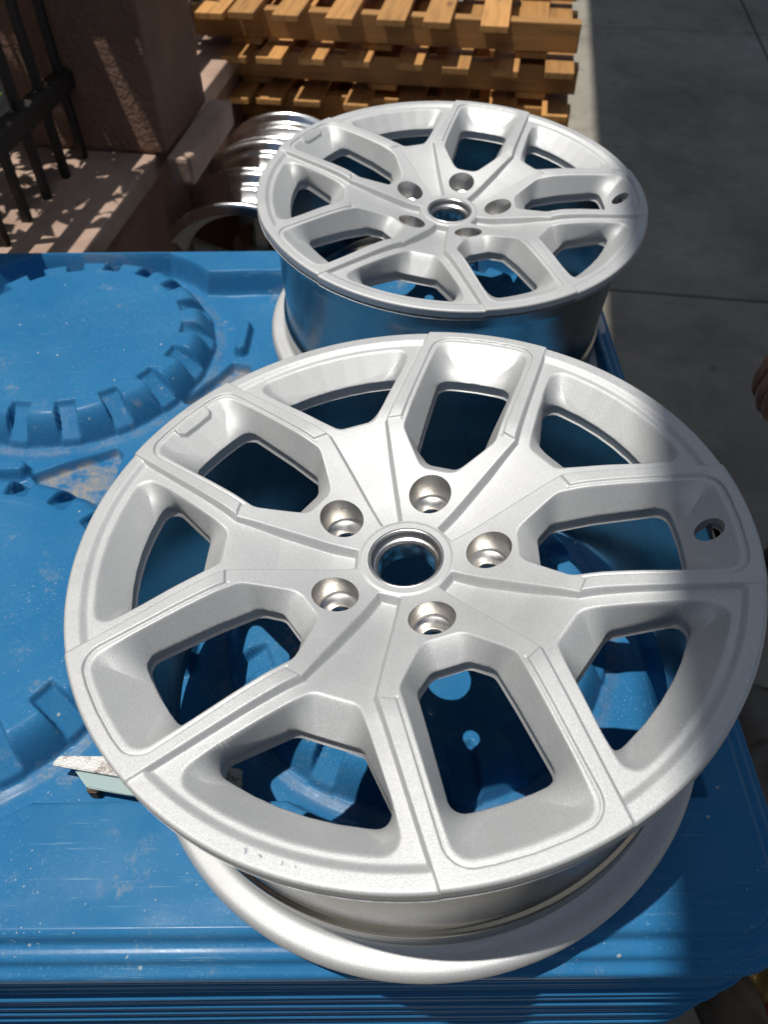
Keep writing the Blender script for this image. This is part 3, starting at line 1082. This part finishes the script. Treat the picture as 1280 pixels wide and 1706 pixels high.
# ------------------------------------------------------------------ unseen awning: its edge shades the lid, added translucent canvas lifts that shade
ro = empty('awning', SITE @ Matrix.Translation((0, 0, GZ)))
tag(ro, 'unseen awning over the right side of the yard, translucent canvas added to lift the shade', 'awning')
MAT_CANVAS, t, b = mat('shade_lift_canvas', (.5, .49, .46), .9)  # translucency added so the underside brightens the shaded wheel
dfs = t.nodes.new('ShaderNodeBsdfDiffuse')
trl = t.nodes.new('ShaderNodeBsdfTranslucent')
msh = t.nodes.new('ShaderNodeMixShader')
dfs.inputs[0].default_value = (.50, .50, .50, 1)
trl.inputs[0].default_value = (.66, .72, .80, 1)
msh.inputs[0].default_value = .5
t.links.new(dfs.outputs[0], msh.inputs[1])
t.links.new(trl.outputs[0], msh.inputs[2])
t.links.new(msh.outputs[0], t.nodes['Material Output'].inputs[0])
RZ = 3.6
ex = .262 + (-SUN.x / SUN.z) * (DECK - RZ)            # world x of the roof edge above y = ey
ey = -.20 + (-SUN.y / SUN.z) * (DECK - RZ)
loc_e = SITE.inverted() @ Vector((ex, ey, 0))
E0 = loc_e.x
gx, gy = 10, 60
V = [(E0 + 1.6 * i / gx, -6 + 15 * j / gy, RZ - GZ + .012 * math.sin(j * 1.3) * math.sin(math.pi * i / gx) - .05 * math.sin(math.pi * i / gx)) for j in range(gy + 1) for i in range(gx + 1)]
F = [(j * (gx + 1) + i, j * (gx + 1) + i + 1, (j + 1) * (gx + 1) + i + 1, (j + 1) * (gx + 1) + i) for j in range(gy) for i in range(gx)]
link('canvas', py_mesh('canvas', V, F, True), MAT_CANVAS, ro)
link('edge_bar', box_mesh('edge_bar', E0 - .03, E0 + .001, -6.0, 9.0, RZ - GZ - .03, RZ - GZ + .03, .004, 1), MAT_IRON, ro)
for tt in (-5.5, 8.6):
    link('post', box_mesh('post', E0 + .02, E0 + .12, tt, tt + .1, .0, RZ - GZ - .002, .004, 1), MAT_IRON, ro)
for tt in (-5.5, 8.6):
    link('post', box_mesh('post', E0 + 1.5, E0 + 1.6, tt, tt + .1, .0, RZ - GZ - .002, .004, 1), MAT_IRON, ro)

# ------------------------------------------------------------------ person at the right, hand just in view
def skin_obj(name, verts, edges, radii, mt, parent, root=0, sub=2):
    me = bpy.data.meshes.new(name)
    me.from_pydata(verts, edges, [])
    o = link(name, me, mt, parent)
    md = o.modifiers.new('skin', 'SKIN')
    md.use_smooth_shade = True
    for i, r in enumerate(radii):
        rr = r if isinstance(r, tuple) else (r, r)
        me.skin_vertices[0].data[i].radius = rr
        me.skin_vertices[0].data[i].use_root = (i == root)
    sd = o.modifiers.new('sub', 'SUBSURF')
    sd.levels = sd.render_levels = sub
    return o

PB = Vector((.93, .50, GZ))
pe = empty('person', Matrix.Translation(PB))
tag(pe, 'person in dark clothes beside the lids, only the lowered hand in view', 'person')
def rel(x, y, z):
    return (x - PB.x, y - PB.y, z - PB.z)
# body faces -x, leans a little forward; one continuous mesh, arm included
hand = Vector((.534, .432, -.150))          # wrist
BV = [rel(.92, .50, .02), rel(.90, .50, .22), rel(.86, .50, .42), rel(.83, .50, .56), rel(.80, .50, .66), rel(.77, .50, .75), rel(.755, .50, .84),
      rel(.92, .40, -.04), rel(.90, .38, -.44), rel(.94, .37, -.82), rel(.85, .36, -.865),
      rel(.92, .60, -.04), rel(.90, .62, -.44), rel(.94, .63, -.82), rel(.85, .64, -.865),
      rel(.82, .36, .50), rel(.70, .335, .27), rel(.585, .385, .03), tuple(hand - PB),
      rel(.82, .66, .50), rel(.78, .70, .22), rel(.66, .66, .02), rel(.60, .62, -.08)]
BE = [(0, 1), (1, 2), (2, 3), (3, 4), (4, 5), (5, 6), (0, 7), (7, 8), (8, 9), (9, 10), (0, 11), (11, 12), (12, 13), (13, 14),
      (3, 15), (15, 16), (16, 17), (17, 18), (3, 19), (19, 20), (20, 21), (21, 22)]
BR = [(.12, .15), (.105, .14), (.115, .16), (.09, .12), .052, (.075, .068), (.078, .070), .085, .058, .040, .036, .085, .058, .040, .036,
      .062, .048, .040, .030, .062, .048, .040, .030]
skin_obj('body', BV, BE, BR, MAT_SKIN, pe, 0, 2)
# clothing shells
skin_obj('shirt', [BV[0], BV[1], BV[2], BV[3], BV[15], BV[16], BV[19], BV[20]], [(0, 1), (1, 2), (2, 3), (3, 4), (4, 5), (3, 6), (6, 7)],
         [(.135, .165), (.12, .155), (.13, .175), (.10, .135), .075, .062, .075, .062], MAT_SHIRT, pe, 1, 2)
skin_obj('trousers', [BV[0], BV[7], BV[8], BV[9], BV[11], BV[12], BV[13]], [(0, 1), (1, 2), (2, 3), (0, 4), (4, 5), (5, 6)],
         [(.14, .17), .10, .075, .062, .10, .075, .062], MAT_TROUSERS, pe, 0, 2)
for yy in (.365, .635):
    skin_obj('shoe', [rel(.96, yy, -.862), rel(.86, yy, -.866), rel(.79, yy, -.872)], [(0, 1), (1, 2)], [(.042, .036), (.046, .034), (.036, .026)], MAT_SHOE, pe, 0, 2)
skin_obj('hair', [rel(.785, .50, .79), rel(.775, .50, .86), rel(.755, .50, .895)], [(0, 1), (1, 2)], [(.075, .075), (.080, .085), (.05, .06)], MAT_HAIR, pe, 0, 2)
skin_obj('nose', [rel(.70, .50, .80), rel(.672, .50, .775)], [(0, 1)], [.012, .012], MAT_SKIN, pe, 0, 2)
for sg in (-1, 1):
    skin_obj('ear', [rel(.775, .50 + sg * .072, .81), rel(.775, .50 + sg * .080, .785)], [(0, 1)], [.016, .012], MAT_SKIN, pe, 0, 1)
    eo = link('eye', lathe('eye', [(.0005, .011), (.006, .009), (.011, 0), (.006, -.009), (.0005, -.011)], 12), MAT_HAIR, pe)
    eo.location = rel(.690, .50 + sg * .032, .815)
    eo.rotation_euler = (0, R_(90), 0)
skin_obj('mouth', [rel(.690, .478, .745), rel(.684, .50, .744), rel(.690, .522, .745)], [(0, 1), (1, 2)], [.006, .008, .006], MAT_SHIRT, pe, 1, 1)
# right hand: palm and five fingers hanging down, slightly curled
hd = (hand - Vector(BV[17]) - PB).normalized()
fd = Vector((-.30, .03, -.95)).normalized()
sd_ = Vector((.10, -.99, -.06)).normalized()
nn_ = fd.cross(sd_).normalized()
if nn_.x > 0:
    nn_ = -nn_
def hv(a_, b_, c_):
    return tuple(hand - PB + fd * a_ + sd_ * b_ + nn_ * c_)
HVv, HE, HRr = [hv(-.02, 0, 0), hv(.02, 0, .002), hv(.060, 0, .004)], [(0, 1), (1, 2)], [(.026, .021), (.036, .017), (.038, .014)]
skin_obj('palm', HVv, HE, HRr, MAT_SKIN, pe, 0, 2)
for i, (off, ln) in enumerate(((-.030, .070), (-.010, .080), (.010, .076), (.029, .060))):
    fv, fe_, fr = [], [], []
    cur = 0.0
    p0 = np.array((.062, off, .004))
    ang = R_(8)
    fv.append(hv(*(p0 - np.array((.012, 0, 0)))))
    fr.append(.0095)
    for s_, dl in enumerate((.42, .32, .26)):
        fv.append(hv(*p0))
        fr.append(.0093 - .0007 * s_)
        p0 = p0 + ln * dl * np.array((math.cos(ang), 0, -math.sin(ang)))
        ang += R_(22)
    fv.append(hv(*p0))
    fr.append(.0068)
    fe_ = [(k, k + 1) for k in range(len(fv) - 1)]
    skin_obj('finger', fv, fe_, fr, MAT_SKIN, pe, 0, 2)
skin_obj('thumb', [hv(.012, -.024, -.004), hv(.034, -.043, -.012), hv(.062, -.050, -.020), hv(.082, -.048, -.028)], [(0, 1), (1, 2), (2, 3)], [.014, .0115, .0105, .008], MAT_SKIN, pe, 0, 2)

# ------------------------------------------------------------------ crumpled sack and packet at right; sack enlarged to darken ground beside the stack
def crumple(name, cx, cy, rx, ry, hgt, seed, mt, label, cat, rot=0.0, n=44, base=0.0):
    rg = np.random.default_rng(seed)
    root = empty(name, Matrix.Translation((cx, cy, GZ + base)) @ Matrix.Rotation(rot, 4, 'Z'))
    tag(root, label, cat)
    V, F = [], []
    ks = [(rg.uniform(2, 7), rg.uniform(0, 6.28), rg.uniform(1, 4), rg.uniform(.04, .09)) for _ in range(7)]
    m = 18
    for i in range(m + 1):
        t_ = i / m
        zz = hgt * math.sin(t_ * math.pi / 2)
        rad = (math.cos(t_ * math.pi / 2) ** .6) if i < m else .0
        for j in range(n):
            a = 2 * math.pi * j / n
            wob = 1 + sum(am * math.sin(round(k1) * a + p1 + k2 * t_ * 3) for k1, p1, k2, am in ks)
            V.append((rx * rad * wob * math.cos(a), ry * rad * wob * math.sin(a), zz * (1 + .10 * (wob - 1)) + .0))
    for i in range(m):
        for j in range(n):
            j2 = (j + 1) % n
            F.append((i * n + j, i * n + j2, (i + 1) * n + j2, (i + 1) * n + j))
    F.append(tuple(range(n - 1, -1, -1)))
    link('film', py_mesh(name, V, F, True), mt, root)
    return root
sk = crumple('crumpled_sack', .625, -.03, .20, .33, .22, 3, MAT_SACK, 'dark brown crumpled plastic sack right of the lids, enlarged to darken the ground there', 'sack')
pk = crumple('foil_packet', .530, -.185, .060, .085, .10, 9, MAT_PACK, 'crumpled gold packet with red and green bands lying on the brown sack', 'packet', R_(20), base=.165)
